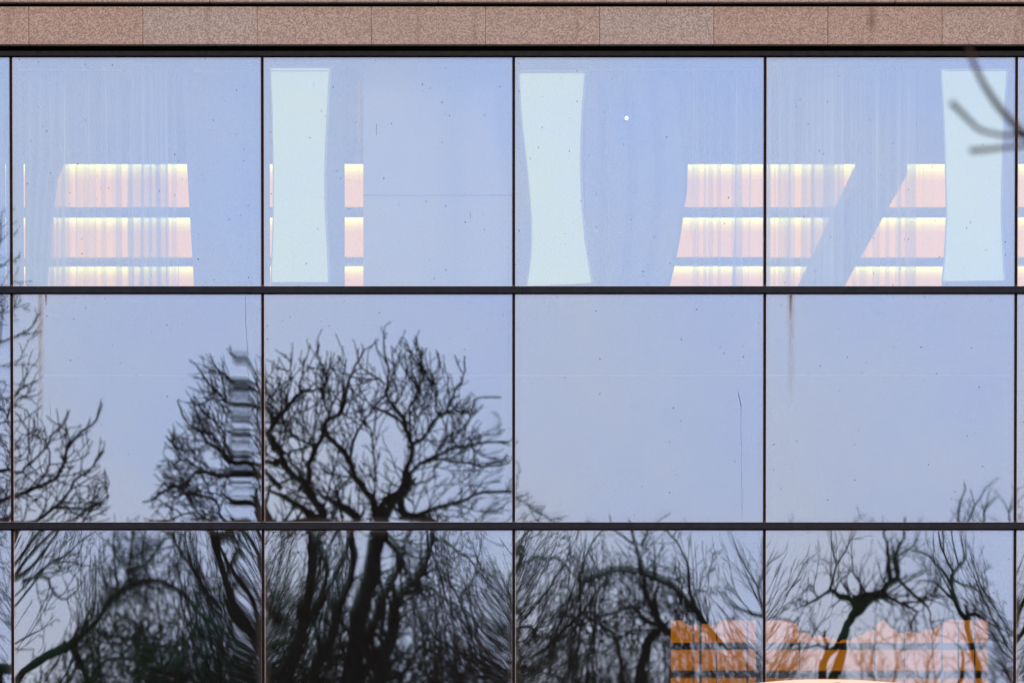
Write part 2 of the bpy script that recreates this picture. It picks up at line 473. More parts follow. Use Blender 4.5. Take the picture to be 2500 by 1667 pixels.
# ------------------------------------------------------------------ interior: two lit storeys
BY = 29.5
HC1, HC2 = 10.2, 4.95
MB().box(XL, XR, BY, BY+.3, 1, 10.5).build('back_wall', M['dark_int'], bld)
MB().box(XL, XR, .45, BY, 7.2, ROWS[0][0]-.25).build('floor_slab', M['dark_int'], bld)
MB().box(XL, XR, .45, BY, HC2+.04, 5.9).build('floor_slab', M['dark_int'], bld)
MB().box(XL, XR, .45, BY, 1.0, 1.2).build('floor_slab', M['dark_int'], bld)
MB().box(XL, XR, .35, BY, HC1+.05, HC1+.1).build('ceiling_slab', M['slate'], bld)
def warm(ceil, rngs, x0, x1, led_glow):  # cove light and its falloff over the ceiling, put in as stepped emission
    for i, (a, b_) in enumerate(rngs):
        lum = tag(empty('lit_coffer', ((x0+x1)/2, a, ceil)))
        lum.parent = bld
        steps = [a, a+.50, a+.82, a+1.15, a+1.55, b_] if len(led_glow) > 1 else [a, b_]
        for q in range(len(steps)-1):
            MB().box(x0, x1, steps[q], steps[q+1], ceil+.001, ceil+.03).build('led_glow_step' if q < len(steps)-2 else 'ceiling_wash', led_glow[q], lum)
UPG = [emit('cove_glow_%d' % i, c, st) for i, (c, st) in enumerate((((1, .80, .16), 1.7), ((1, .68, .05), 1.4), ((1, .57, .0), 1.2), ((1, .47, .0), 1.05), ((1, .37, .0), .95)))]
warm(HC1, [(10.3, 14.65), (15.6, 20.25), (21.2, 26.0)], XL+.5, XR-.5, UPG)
def fx_at(px, y): return FX(px, 700) * (D + y) / D
warm(HC2, [(6.8, 12.6), (14.0, 20.5), (22.5, 28.0)], XL+.5, XR-.5, [M['ceiling_wash_low']])
bm = MB()
for a, b_ in ((9.2, 10.28), (14.67, 15.58), (20.27, 21.18), (26.02, 27)):
    MB().box(XL+.1, XR-.1, a, b_, HC1-.02, HC1+.04).build('ceiling_beam', M['slate'], bld)
for a, b_ in ((5.8, 6.78), (12.62, 13.98), (20.52, 22.48)):
    MB().box(XL+.1, XR-.1, a, b_, HC2-.02, HC2+.03).build('ceiling_beam', M['slate'], bld)
# dark swagged valance and cords behind the lowest panes
edge = [(1640,1499),(1660,1504),(1675,1513),(1700,1519),(1725,1520),(1750,1514),(1770,1508),(1785,1501),(1800,1498),(1850,1497),(1900,1497),(1925,1503),(1950,1520),(1962,1535),(1990,1545),(2030,1548),
        (2060,1560),(2100,1550),(2135,1530),(2150,1512),(2160,1505),(2172,1515),(2200,1535),(2240,1540),(2290,1530),(2310,1515),(2330,1500),(2400,1497),(2425,1497)]
rv = random.Random(4); ee = []
for a, c in zip(edge[:-1], edge[1:]):
    m_ = max(1, int((c[0]-a[0])/6))
    for i in range(m_):
        t_ = i/m_; ee.append((FX(a[0]+(c[0]-a[0])*t_, 1500), FZ(a[1]+(c[1]-a[1])*t_ + rv.uniform(-5, 5))))
ee.append((FX(2425, 1500), FZ(1497)))
vb = MB()
nb_ = len(ee)
for q, yy in ((0, .48), (1, .50)):
    for (x, z) in ee: vb.v.append((x, yy, z))
    for (x, z) in ee: vb.v.append((x, yy, FZ(1300)))
for i in range(nb_-1):
    vb.f.append((i, i+1, nb_+i+1, nb_+i)); o2 = 2*nb_
    vb.f.append((o2+i+1, o2+i, o2+nb_+i, o2+nb_+i+1)); vb.f.append((i+1, i, o2+i, o2+i+1))
val = vb.build('valance', M['dark_int'])
tag(val, 'dark swagged valance above the orange light behind the lowest right panes', 'valance')
for xa, xb in ((-700, 1641), (2424, 3100)):
    MB().box(FX(xa, 1500), FX(xb, 1500), .5, .6, ROWS[2][0]-.3, FZ(1290)).build('partition', M['dark_int'], bld)
MB().box(FX(1851, 1500), FX(1876, 1500), .5, .6, ROWS[2][0]-.3, FZ(1290)).build('partition', M['dark_int'], bld)
for px, w_ in ((1697, 1.2), (1715, 2.6), (1755, 1.2), (1831, 2.2), (1960, 1.4), (2145, 1.4), (2218, 1.4), (2311, 2.2), (2352, 1.2), (2392, 1.4)):
    x = FX(px, 1500)
    MB().box(x-w_/255, x+w_/255, .62, .64, ROWS[2][0]-.3, FZ(1300)).build('blind_cord', M['void'], bld)
# diagonal beam across the upper ceiling
def zig(px, vy):      # photo point on the upper ceiling -> x, y there
    zf = FZ(vy)
    y = D * ((HC1-CZ)/(zf-CZ) - 1)
    return FX(px, vy) * (D+y)/D, y
p = [zig(2100, 372), zig(2215, 372), zig(2030, 712), zig(1938, 712)]
b = MB(); n0 = [(q[0], q[1], HC1-.03) for q in p] + [(q[0], q[1], HC1-.24) for q in p]
b.v += n0
b.f += [(0,1,2,3), (7,6,5,4), (0,4,5,1), (1,5,6,2), (2,6,7,3), (3,7,4,0)]
b.build('diagonal_beam', M['slate'], bld)
# partitions behind the glass (part of the building)
for xa, xb, yy, mm in ((884, 1250, .50, 'partition'), (1258, 1440, .50, 'drape'), (770, 835, .9, 'drape'), (2456, 2490, .5, 'drape'), (-1200, 2, .5, 'drape'), (5, 47, .5, 'drape')):
    MB().box(FX(xa), FX(xb), yy, yy+.08, ROWS[0][0]-.2, HC1+.04).build('partition', M[mm], bld)
MB().poly([(FX(470), ROWS[0][0]-.2), (FX(653), ROWS[0][0]-.2), (FX(653), HC1+.04), (FX(432), HC1+.04)], .55, .63).build('partition', M['drape'], bld)
MB().box(FX(884), FX(1250), .488, .499, FZ(463), FZ(461)).build('partition_seam', M['slate'], bld)

pl_ = bpy.data.lights.new('perimeter_fill', 'AREA'); pl_.shape = 'RECTANGLE'; pl_.size = XR-XL-.6; pl_.size_y = .08  # unseen strip light added to brighten curtains and partitions
pl_.energy = 420; pl_.color = (1, .80, .55)
po = bpy.data.objects.new('perimeter_fill', pl_); COL.objects.link(po); po.parent = bld; po.location = (0, .2, HC1-.03)
MB().box(XL+.3, XR-.3, .15, .25, HC1-.025, HC1+.04).build('fill_housing', M['slate'], bld)  # housing added with the fill light
for xa, xb, yp in ((470, 625, 163), (655, 800, 163), (1272, 1440, 162), (1440, 1850, 159), (2310, 2470, 162), (40, 300, 160)):
    MB().box(FX(xa), FX(xb), .27, .28, FZ(yp+2.5), FZ(yp)).build('blind_rail', M['sheer_rail'], bld)
# ------------------------------------------------------------------ hourglass fabric panels, the light on them put in as emission
def glow_screen(L, Rr, zt, zb, y, label):
    o = tag(empty('fabric_panel', (FX((L[0][0]+Rr[0][0])/2), y, FZ(zb))), label, 'fabric panel', 'pale fabric panels with painted-in glow hanging behind the top row of glass')
    def samp(P, z):
        P = sorted(P, key=lambda q: q[1])
        for a, c in zip(P[:-1], P[1:]):
            if a[1] <= z <= c[1]:
                t = (z-a[1])/(c[1]-a[1]); return a[0]+(c[0]-a[0])*t
        return P[0][0] if z < P[0][1] else P[-1][0]
    def sm(P, z): return (samp(P, z-28)+2*samp(P, z)+samp(P, z+28)+samp(P, z-14)+samp(P, z+14))/6
    n = 40; b = MB()
    for i in range(n+1):
        t = i/n
        yl = zt[0] + (zb - zt[0])*t
        yr = zt[1] + ((zb + zt[2]) - zt[1])*t
        xl, xr = FX(sm(L, yl)), FX(sm(Rr, yr))
        b.v += [(xl, y, FZ(yl)), (xr, y, FZ(yr)), (xr, y+.02, FZ(yr)), (xl, y+.02, FZ(yl))]
    for i in range(n):
        a = 4*i
        for q in range(4):
            b.f.append((a+q, a+(q+1) % 4, a+4+(q+1) % 4, a+4+q))
    b.f += [(0,1,2,3), (4*n+3, 4*n+2, 4*n+1, 4*n)]
    b.build('fabric', M['glow_screen'], o, smooth=False)
    b2 = MB()
    for i in range(n+1):
        q = b.v[4*i:4*i+4]
        b2.v += [(q[0][0]-.014, y+.035, q[0][2]+.006), (q[1][0]+.022, y+.035, q[1][2]+.006), (q[2][0]+.022, y+.045, q[2][2]+.006), (q[3][0]-.014, y+.045, q[3][2]+.006)]
    b2.f = list(b.f)
    b2.build('ghost_edge', M['ghost_edge'], o)  # added dim second outline, standing in for the glazing's double image
    MB().box(FX(L[0][0])-.03, FX(Rr[0][0])+.05, y-.01, y+.05, FZ(zt[0])+.004, FZ(zt[0])+.022).build('top_rail', M['partition'], o)
    MB().box(FX(L[-1][0])-.01, FX(Rr[-1][0])+.03, y+.022, y+.05, FZ(zb+14), FZ(zb)+.02).build('bottom_hem', M['drape'], o)
    return o
V = 2500/2352
def sc(P): return [(a*V, b_*V) for a, b_ in P]
glow_screen(sc([(620,150),(624,230),(627,400),(626,520),(621,640)]), sc([(754,150),(748,250),(742,380),(743,470),(748,560),(751,640)]), (157, 157, 0), 680, .30,
        'pale fabric panel with painted-in glow, pinched at the middle in the second full window from the left')
glow_screen(sc([(1193,150),(1199,260),(1213,380),(1222,480),(1223,560),(1218,610),(1209,660)]), sc([(1343,150),(1335,260),(1332,370),(1336,470),(1345,560),(1361,655)]), (170, 163, -8), 690, .30,
        'pale fabric panel with painted-in glow and slanted lower edge, the most strongly curved of the three')
glow_screen(sc([(2167,150),(2174,260),(2179,400),(2181,480),(2178,560),(2171,650)]), sc([(2316,150),(2308,280),(2304,400),(2303,490),(2307,570),(2312,650)]), (160, 160, -2), 678, .30,
        'pale fabric panel with painted-in glow, behind the blurred branches at the right')

# ------------------------------------------------------------------ curtains
def curtain(name, label, cat, L, Rr, y, mat, fold, seed, deep, group=None, top=150, bot=705):
    rng = random.Random(seed)
    us = [0.0]
    knots = []
    t = 0
    while t < 1:
        knots.append(t); t += rng.uniform(.35, 1.9) * fold
    n = len(knots)
    nz = 14
    rows = []
    per = []
    for k in range(n-1):
        a, c = knots[k], knots[k+1]
        amp = rng.uniform(.3, 1) * deep
        ov = rng.uniform(-.05, .75)          # how far the fold doubles back
        per.append((a, c, amp, ov, rng.uniform(-.25, .25)))
    xs = []
    b = MB()
    m = 0
    for j in range(nz+1):
        tz = j/nz
        yy = top + (bot-top)*tz
        li = L[0] + (L[1]-L[0])*tz**1.5; ri = Rr[0] + (Rr[1]-Rr[0])*tz**1.5
        cnt = 0
        for (a, c, amp, ov, dr) in per:
            for q in range(10):
                s = q/10
                x = a + (c-a)*(s - ov*(1.0 - .35*tz)*math.sin(2*math.pi*s)*.32 + dr*.25*tz*math.sin(math.pi*s))
                d = amp*.5*math.sin(2*math.pi*s)
                b.v.append((FX(li + (ri-li)*x), y+d, FZ(yy))); cnt += 1
        m = cnt
    for j in range(nz):
        for i in range(m-1):
            a = j*m+i
            b.f.append((a, a+1, a+m+1, a+m))
    o = b.build(name, mat, None, smooth=True)
    return tag(o, label, cat, group)
SG = 'sheer white curtains across the top row of windows'
curtain('sheer_curtain', 'sheer white curtain in the leftmost full window of the top row', 'curtain', (100, 96), (452, 464), .42, M['sheer'], .05, 3, .04, SG)
curtain('sheer_curtain', 'narrow sheer curtain right of the plain dark drape', 'curtain', (1672, 1640), (1858, 1850), .42, M['sheer'], .085, 8, .04, SG)
curtain('sheer_curtain', 'sheer white curtain in front of the diagonal ceiling beam', 'curtain', (1874, 1874), (2312, 2308), .42, M['sheer'], .045, 21, .04, SG)
def drape(label, xs, y, seed):
    rng = random.Random(seed); b = MB(); nz = 16; nx = 60
    for j in range(nz+1):
        t = j/nz; yy = 150 + 555*t
        l = xs[0](t); r = xs[1](t)
        for i in range(nx+1):
            u = i/nx
            b.v.append((FX(l+(r-l)*u), y + .030*math.sin(u*23+seed) + .012*math.sin(u*47), FZ(yy)))
    for j in range(nz):
        for i in range(nx):
            a = j*(nx+1)+i; b.f.append((a, a+1, a+nx+2, a+nx+1))
    o = b.build('drape', M['drape'], None, smooth=True)
    return tag(o, label, 'drape', 'heavy drapes in the top row of windows')
def lerp(pts):
    def f(t):
        for a, c in zip(pts[:-1], pts[1:]):
            if t <= c[0]: return a[1] + (c[1]-a[1])*(t-a[0])/(c[0]-a[0])
        return pts[-1][1]
    return f
drape('dull blue drape gathered at the left side of the leftmost full window', (lambda t: 54, lerp([(0, 150), (.44, 150), (.5, 135), (.7, 122), (1, 108)])), .36, 2)
drape('dull blue drape with flared lower edge, between fabric panel and sheer curtain', (lambda t: 1430, lerp([(0, 1650), (.4, 1682), (.55, 1680), (.75, 1664), (.88, 1650), (1, 1634)])), .36, 5)

# small ceiling spotlight seen as a white dot
sp = tag(empty('spotlight', (FX(1531, 281), .25, FZ(281)+.1)), 'tiny bright white spotlight behind the third top window', 'spotlight')
def disc(cx, cy, cz, r, y1, k=7):
    b = MB(); pts = [(cx + r*math.cos(2*math.pi*i/k), cz + r*math.sin(2*math.pi*i/k)) for i in range(k)]
    return b.poly(pts[::-1], cy, y1)
sx, sz = FX(1531, 281), FZ(281)
disc(sx, .218, sz, .0155, .228, 5).build('lens', M['spot'], sp)
disc(sx, .2285, sz, .014, .25, 12).build('housing', M['drape'], sp)
MB().box(sx-.002, sx+.002, .232, .236, sz+.02, HC1+.04).build('stem', M['slate'], sp)

# ------------------------------------------------------------------ flaws of the glass: cracks, run marks
def hair(pts, r, mat, name, label=None):
    rng = random.Random(int(pts[0][0]))
    P = []
    for (a, c) in zip(pts[:-1], pts[1:]):
        n = max(2, int(math.hypot(c[0]-a[0], c[1]-a[1])/9))
        for i in range(n):
            t = i/n
            P.append(Vector((FX(a[0]+(c[0]-a[0])*t+rng.uniform(-1.0, 1.0)), -.003, FZ(a[1]+(c[1]-a[1])*t))))
    P.append(Vector((FX(pts[-1][0]), -.003, FZ(pts[-1][1]))))
    o = MB().tube(P, [r*rng.uniform(.5, 1.2) for _ in P], 4).build(name, mat, bld)
    if label: o['label'] = label
hair([(599, 722), (600, 780), (604, 860), (607, 960), (606, 1060), (608, 1180), (612, 1262)], .0016, M['void'], 'crack', 'long thin vertical crack at the right edge of a pane')
hair([(1802, 957), (1806, 975), (1810, 992)], .0035, M['void'], 'crack')
hair([(1809, 995), (1811, 1100), (1813, 1262)], .0011, M['void'], 'crack')
hair([(120, 965), (122, 1010), (124, 1040)], .0012, M['rust'], 'crack')
hair([(919, 303), (919.5, 330)], .0022, M['void'], 'crack')
hair([(1148, 518), (1148, 534)], .002, M['void'], 'crack')
hair([(1241, 730), (1242, 910)], .0012, M['drape'], 'crack')
def film(name, col, mxo):
    m, n, out = newmat(name)
    g = N(n, 'ShaderNodeTexCoord').outputs['Generated']
    sp_ = N(n, 'ShaderNodeSeparateXYZ'); n.links.new(g, sp_.inputs[0])
    ob = N(n, 'ShaderNodeTexCoord').outputs['Object']
    nz_ = noise(n, ob, 6, 4, .7, sc=(12, 1, .5))
    u = mth(n, 'SUBTRACT', 1.0, mth(n, 'ABSOLUTE', mth(n, 'SUBTRACT', mth(n, 'MULTIPLY', sp_.outputs[0], 2.0), 1.0)))
    f = mth(n, 'MULTIPLY', mth(n, 'MULTIPLY', u, ramp(n, sp_.outputs[2], .0, 1.0, 0, 1)), mth(n, 'MULTIPLY', ramp(n, nz_, .35, .65, .35, 1), mxo))
    t = N(n, 'ShaderNodeBsdfTransparent'); d = N(n, 'ShaderNodeBsdfDiffuse'); d.inputs[0].default_value = col + (1,)
    mx = N(n, 'ShaderNodeMixShader'); n.links.new(f, mx.inputs[0]); n.links.new(t.outputs[0], mx.inputs[1]); n.links.new(d.outputs[0], mx.inputs[2])
    n.links.new(mx.outputs[0], out.inputs[0]); return m
M['run'] = film('run_mark', (.42, .36, .31), .28)
M['rustrun'] = film('rust_run', (.26, .14, .08), .9)
M['palerun'] = film('pale_run', (.8, .8, .85), .16)
for xa, xb, ya, yb, mm in ((90, 108, 720, 1130, 'run'), (109, 115, 720, 750, 'rustrun'), (1926, 1935, 720, 790, 'rustrun'), (1920, 1942, 720, 1000, 'run'), (95, 101, 720, 960, 'run'),
                           (868, 884, 200, 690, 'palerun'), (1480, 1486, 300, 690, 'palerun')):
    MB().box(FX(xa), FX(xb), -.0026, -.0022, FZ(yb), FZ(ya)).build('run_mark', M[mm], bld)
for ya in (914,):
    MB().box(FX(60), FX(2470), .0965, .0985, FZ(ya+.5), FZ(ya-.3)).build('panel_seam', M['partition'], bld)

# ------------------------------------------------------------------ trees
def curvept(p, T, dy=0.0):
    k = (D + T + dy) / D
    z = FZ(p[1])
    return Vector((FX(p[0], p[1]) * k, -(T + dy), CZ + (z - CZ) * k))
def src_xy(P):
    k = (D - P.y) / D
    z = CZ + (P.z - CZ) / k
    dep = D * c_ - (z - CZ) * s_
    return PPX + P.x / k * FPX / dep, PPY - FPX * (D * s_ + (z - CZ) * c_) / dep
def env_fn(pts):
    def f(x):
        if x <= pts[0][0]: return pts[0][1]
        for a, c in zip(pts[:-1], pts[1:]):
            if x <= c[0]: return a[1] + (c[1]-a[1])*(x-a[0])/(c[0]-a[0])
        return pts[-1][1]
    return f
ENV_B = env_fn([(300, 1400), (365, 1215), (405, 1085), (440, 1010), (480, 920), (560, 875), (640, 850), (690, 880), (760, 815), (830, 850), (860, 850), (925, 800), (1020, 790), (1075, 840), (1120, 890), (1160, 960), (1215, 1010), (1250, 1070), (1275, 1160), (1340, 1265), (1420, 1290)])
ENV_A = env_fn([(-400, -900), (0, 250), (20, 420), (40, 640), (90, 765), (100, 1000), (250, 975), (262, 1200), (300, 1330)])
ENV_L = env_fn([(0, 1560), (60, 1500), (110, 1380), (200, 1330), (280, 1255), (420, 1270), (700, 1200), (1200, 1250), (1400, 1290), (1500, 1295), (1800, 1295), (1880, 1245), (1960, 1240), (2060, 1245), (2200, 1265), (2320, 1270), (2350, 1180), (2460, 1180), (2600, 1000)])
class Tree:
    def __init__(s, T, seed, tw=1.0, wt=1.0, droop=0.0, env=ENV_L, lift=0, rs=.8, jit=.7):
        s.rs = rs; s.jit = jit; s.center = None
        s.env = env; s.lift = lift
        s.T = T; s.rng = random.Random(seed); s.trunk = MB(); s.crown = MB()
        s.nodes = []; s.tw = tw; s.wt = wt; s.k = (D+T)/D; s.cnt = 0; s.droop = droop
    def limb(s, pts, r0, r1, spawn=True, trunk=False, dep=None, dens=1.0, slen=1.0):
        r0 = r0*s.rs; r1 = max(r1*.9, .016)
        rng = s.rng; T = s.T
        a = curvept(pts[0], T)
        dy0 = 0.0; best = .7
        for (q, dyq) in s.nodes:
            dd = math.hypot(q.x-a.x, q.z-a.z)
            if dd < best: best = dd; dy0 = dyq
        dy1 = dy0 + (rng.uniform(-1.6, 1.6) if dep is None else dep)
        raw = []; n = len(pts)
        for i in range(n-1):        # Catmull-Rom through the points
            p0 = pts[max(i-1, 0)]; p1 = pts[i]; p2 = pts[i+1]; p3 = pts[min(i+2, n-1)]
            L = math.hypot(p2[0]-p1[0], p2[1]-p1[1]) / 255.6 * s.k
            m = max(2, int(L/.22))
            for j in range(m):
                t = j/m
                f = lambda q: .5*((2*p1[q]) + (-p0[q]+p2[q])*t + (2*p0[q]-5*p1[q]+4*p2[q]-p3[q])*t*t + (-p0[q]+3*p1[q]-3*p2[q]+p3[q])*t**3)
                raw.append((f(0), f(1)))
        raw.append(pts[-1])
        P = []; Rr = []; m = len(raw)
        wx, wz, wy = rng.uniform(0, 9), rng.uniform(0, 9), rng.uniform(0, 9)
        for i, q in enumerate(raw):
            t = i/(m-1); dy = dy0 + (dy1-dy0)*t
            v = curvept(q, T, dy)
            v.x += .035*math.sin(i*1.1+wx)+.02*math.sin(i*2.7+wz); v.z += .03*math.sin(i*1.3+wz); v.y += .08*math.sin(i*.7+wy)
            P.append(v); Rr.append((r0 + (r1-r0)*t) * (1+.10*math.sin(i*1.9+wx)))
            s.nodes.append((v, dy))
        (s.trunk if trunk else s.crown).tube(P, Rr, 9 if r0 > .08 else 6)
        if spawn:
            step = .34 / (s.tw * dens)
            acc = rng.uniform(0, step); side = 1
            for i in range(1, len(P)):
                seg = P[i]-P[i-1]; acc += seg.length
                while acc > step:
                    acc -= step * rng.uniform(.6, 1.4)
                    t = i/len(P)
                    side = -side
                    s.shoot(P[i], seg.normalized(), max(.018, Rr[i]*.42), rng.uniform(.5, 1.7)*slen*(1-.6*t), 0, side)
            s.shoot(P[-1], (P[-1]-P[-2]).normalized(), Rr[-1]*.9, rng.uniform(.25, .45)*slen, 2, 1, True)
        return P
    def shoot(s, p, d, r, L, lev, side, tip=False):
        rng = s.rng
        if L < .12 or s.cnt > 45000: return
        s.cnt += 1
        if not tip:
            ax = Vector((rng.uniform(-.5, .5), 1, rng.uniform(-.5, .5)))
            if rng.random() < .35: ax = Vector((rng.uniform(-1, 1), rng.uniform(-1, 1), rng.uniform(-1, 1)))
            perp = ax.cross(d)
            if perp.length < .05: perp = d.orthogonal()
            perp.normalize(); perp *= side
            an = R(rng.uniform(20, 54))
            d = (d*math.cos(an) + perp*math.sin(an)).normalized()
        n = max(3, int(L/.16)); st = L/n
        P = [p.copy()]; Rs = [r]
        cur = Vector((rng.gauss(0, .035), rng.gauss(0, .035), rng.gauss(0, .03)))
        lf = s.lift - (rng.uniform(0, 60) if rng.random() < .35 else -rng.uniform(0, 95))
        rend = max(.0115*s.wt, r*.4)
        for i in range(n):
            up = (.085 if lev > 0 else .06) - s.droop
            d = (d + cur*.8 + Vector((rng.gauss(0, .13)*s.jit, rng.gauss(0, .11)*s.jit, rng.gauss(0, .11)*s.jit + up))).normalized()
            if s.center is not None:
                ov_ = (P[-1] - s.center); ov_.y *= .4
                d = (d + ov_.normalized()*.085).normalized()
            q_ = P[-1] + d*st
            sx_, sy_ = src_xy(q_)
            if sy_ < s.env(sx_) + lf: break
            P.append(q_); Rs.append(r + (rend-r)*(i+1)/n)
        if len(P) < 2: return
        s.crown.tube(P, Rs, 4 if r > .02 else 3, False)
        if lev < 3:
            step = (.30, .22, .17)[lev] / max(.6, s.tw**.5)
            acc = rng.uniform(0, step); sd2 = 1
            for i in range(1, len(P)):
                acc += st
                if acc > step and i > 0:
                    acc = 0; sd2 = -sd2
                    s.shoot(P[i], (P[i]-P[i-1]).normalized(), max(.0125*s.wt, Rs[i]*.68), L*rng.uniform(.25, .68), lev+1, sd2)
    def build(s, label, group, mat, name='bare_tree'):
        base = s.nodes[0][0] if s.nodes else Vector((0, -s.T, 0))
        lo = min((q for q, _ in s.nodes), key=lambda q: q.z)
        o = tag(empty(name, (lo.x, lo.y, 0)), label, 'tree', group)
        s.trunk.build('trunk', mat, o, True); s.crown.build('crown', mat, o, True)
        return o
def Z(o, sc_): return lambda pts: [(o[0]+a/sc_, o[1]+b_/sc_) for a, b_ in pts]
z1 = Z((0, 690), 2.613); z2 = Z((600, 690), 2.613); z3 = Z((0, 1260), 3.36); z4 = Z((600, 1260), 3.36)
z5 = Z((1240, 1160), 3.093); z6 = Z((1820, 1160), 3.093)
TG = 'bare park trees mirrored in the glass'

# the big many-stemmed tree
t = Tree(74, 11, 1.65, .95, env=ENV_B, rs=.66, jit=.55)
gy = 2446
t.center = curvept((915, 1330), 74)
t.limb([(905, gy), (895, 2100), (870, 1850)] + z4([(870,1368),(885,1150),(930,900),(990,620),(1040,430),(1075,260),(1090,110)]) + z2([(860,1500)]), .42, .18, True, True, 0, .6, .8)
t.limb([(870, 1850)] + z4([(560,1368),(610,1080),(700,820),(820,560),(890,330),(860,130)]) + z2([(700,1525),(560,1440)]), .24, .10, True, True, .4, .9)
t.limb([(868, 1900), (760, 1750)] + z4([(330,1368),(320,1050),(300,820),(300,560),(250,330),(160,120)]) + z2([(60,1420)]), .28, .16, True, True, -.5, .9)
t.limb([(880, 1800)] + z4([(1150,1180),(1190,900),(1230,690),(1340,560),(1430,440),(1540,280),(1600,130)]) + z2([(1000,1480),(1040,1330)]), .20, .10, True, True, .8, .9)
t.limb([(878, 1760)] + z4([(960,1300),(1130,1050),(1260,850)]), .16, .06, True, False, .8)
t.limb(z2([(840,1525),(815,1430),(760,1350),(700,1270),(660,1180),(610,1090),(540,1010),(490,950)]), .125, .05)
t.limb(z2([(845,1515),(900,1420),(990,1330),(1030,1240),(1050,1150),(1060,1070),(1050,980),(1020,900),(950,820),(910,700),(905,620),(900,500),(885,350)]), .12, .022, dens=.7, slen=.8)
t.limb(z2([(1060,1070),(1130,1000),(1200,910),(1270,850),(1310,780),(1360,700),(1410,620),(1420,550),(1440,450)]), .08, .02)
t.limb(z2([(1410,560),(1370,450)]), .025, .016, dens=.55, slen=.7)
t.limb(z2([(1030,1240),(1130,1180),(1220,1110),(1300,1080),(1430,1060),(1520,1030),(1690,1025)]), .075, .03)
t.limb(z2([(1150,1160),(1260,1140),(1360,1150),(1450,1170),(1560,1180),(1690,1160)]), .05, .025)
t.limb(z4([(160,120)]) + z2([(490,1525),(420,1410),(340,1300),(260,1220),(190,1110),(140,1020),(125,950),(170,850),(240,760),(330,700),(370,680)]), .17, .04)
t.limb(z2([(370,1300),(390,1180),(430,1060),(470,960),(505,880),(590,840),(610,760),(640,680),(660,600),(690,510),(760,420)]), .10, .025)
t.limb(z2([(505,880),(490,780),(470,680),(480,600),(455,500),(430,370)]), .045, .018)
t.limb(z2([(590,840),(600,700),(610,600),(640,480)]), .045, .016, dens=.55, slen=.7)
t.limb(z2([(300,690),(330,560),(345,460)]), .04, .02)
t.limb(z2([(150,1080),(60,900),(80,760),(150,640)]), .06, .02)
t.limb(z2([(430,1060),(330,1000),(240,900),(300,800)]), .05, .02)
t.limb(z2([(340,1290),(250,1100),(330,1060),(420,1050)]), .06, .02)
t.limb(z2([(180,840),(230,700),(260,600),(235,480)]), .03, .016)
t.limb(z2([(660,1180),(670,1080),(700,960),(760,870),(820,800),(900,700)]), .06, .025)
t.limb(z2([(810,810),(900,830),(980,880),(1030,950)]), .05, .04)
t.limb(z2([(1250,860),(1235,800),(1225,690),(1190,620),(1150,540),(1110,440),(1090,320)]), .05, .018, dens=.6, slen=.8)
t.limb(z2([(1190,610),(1110,520),(1040,380)]), .03, .016, dens=.55, slen=.7)
t.limb(z2([(1050,1000),(1060,800),(1100,690),(1050,590),(985,490)]), .05, .016, dens=.55, slen=.7)
t.limb(z2([(1100,690),(1150,610),(1240,600),(1245,440)]), .03, .016, dens=.55, slen=.7)
t.limb(z2([(895,500),(850,420),(820,350)]), .025, .015, dens=.55, slen=.7)
t.limb(z2([(900,640),(790,580),(730,520),(710,420)]), .035, .015, dens=.55, slen=.7)
t.limb(z2([(950,830),(960,620),(940,450)]), .03, .015, dens=.55, slen=.7)
t.limb(z2([(1040,1240),(1000,1360),(900,1525)]), .12, .10)
t.limb(z2([(1000,1525),(1150,1500),(1300,1440),(1450,1400),(1560,1370),(1700,1340)]), .09, .035, True)
t.limb([(1262, 1208), (1300, 1235), (1340, 1255)] + z5([(330,320),(420,345)]), .03, .015)
t.limb(z2([(600,1525),(585,1400),(600,1320),(650,1250)]), .05, .03)
t.limb(z2([(820,1300),(820,1150),(815,1000),(760,920)]), .04, .02)
t.limb(z2([(130,1350),(300,1440),(440,1525)]), .07, .10, True, True)
t.limb(z2([(1250,860),(1350,830),(1440,820),(1500,780),(1540,720),(1640,715)]), .035, .02)
t.limb(z2([(1370,960),(1450,900),(1500,850),(1510,790)]), .025, .015)
t.limb(z2([(1180,1160),(1300,1010),(1370,960)]), .04, .02)
for pts, a, b_ in (([(160,100),(420,300),(500,450),(430,620),(350,800)], .16, .08), ([(1080,120),(1250,300),(1200,520),(1080,800),(960,1100),(900,1368)], .15, .10),
                   ([(860,130),(760,330),(560,560),(380,760)], .15, .08), ([(640,130),(480,260),(300,420),(200,700)], .10, .05), ([(1340,130),(1280,360),(1380,560)], .09, .05),
                   ([(1030,420),(1150,700),(1100,1000),(1180,1300)], .09, .05), ([(700,820),(900,1000),(1080,1300)], .09, .05), ([(1540,280),(1700,480),(1750,700)], .07, .03)):
    t.limb(z4(pts), a, b_, True, False, None, .8, .8)
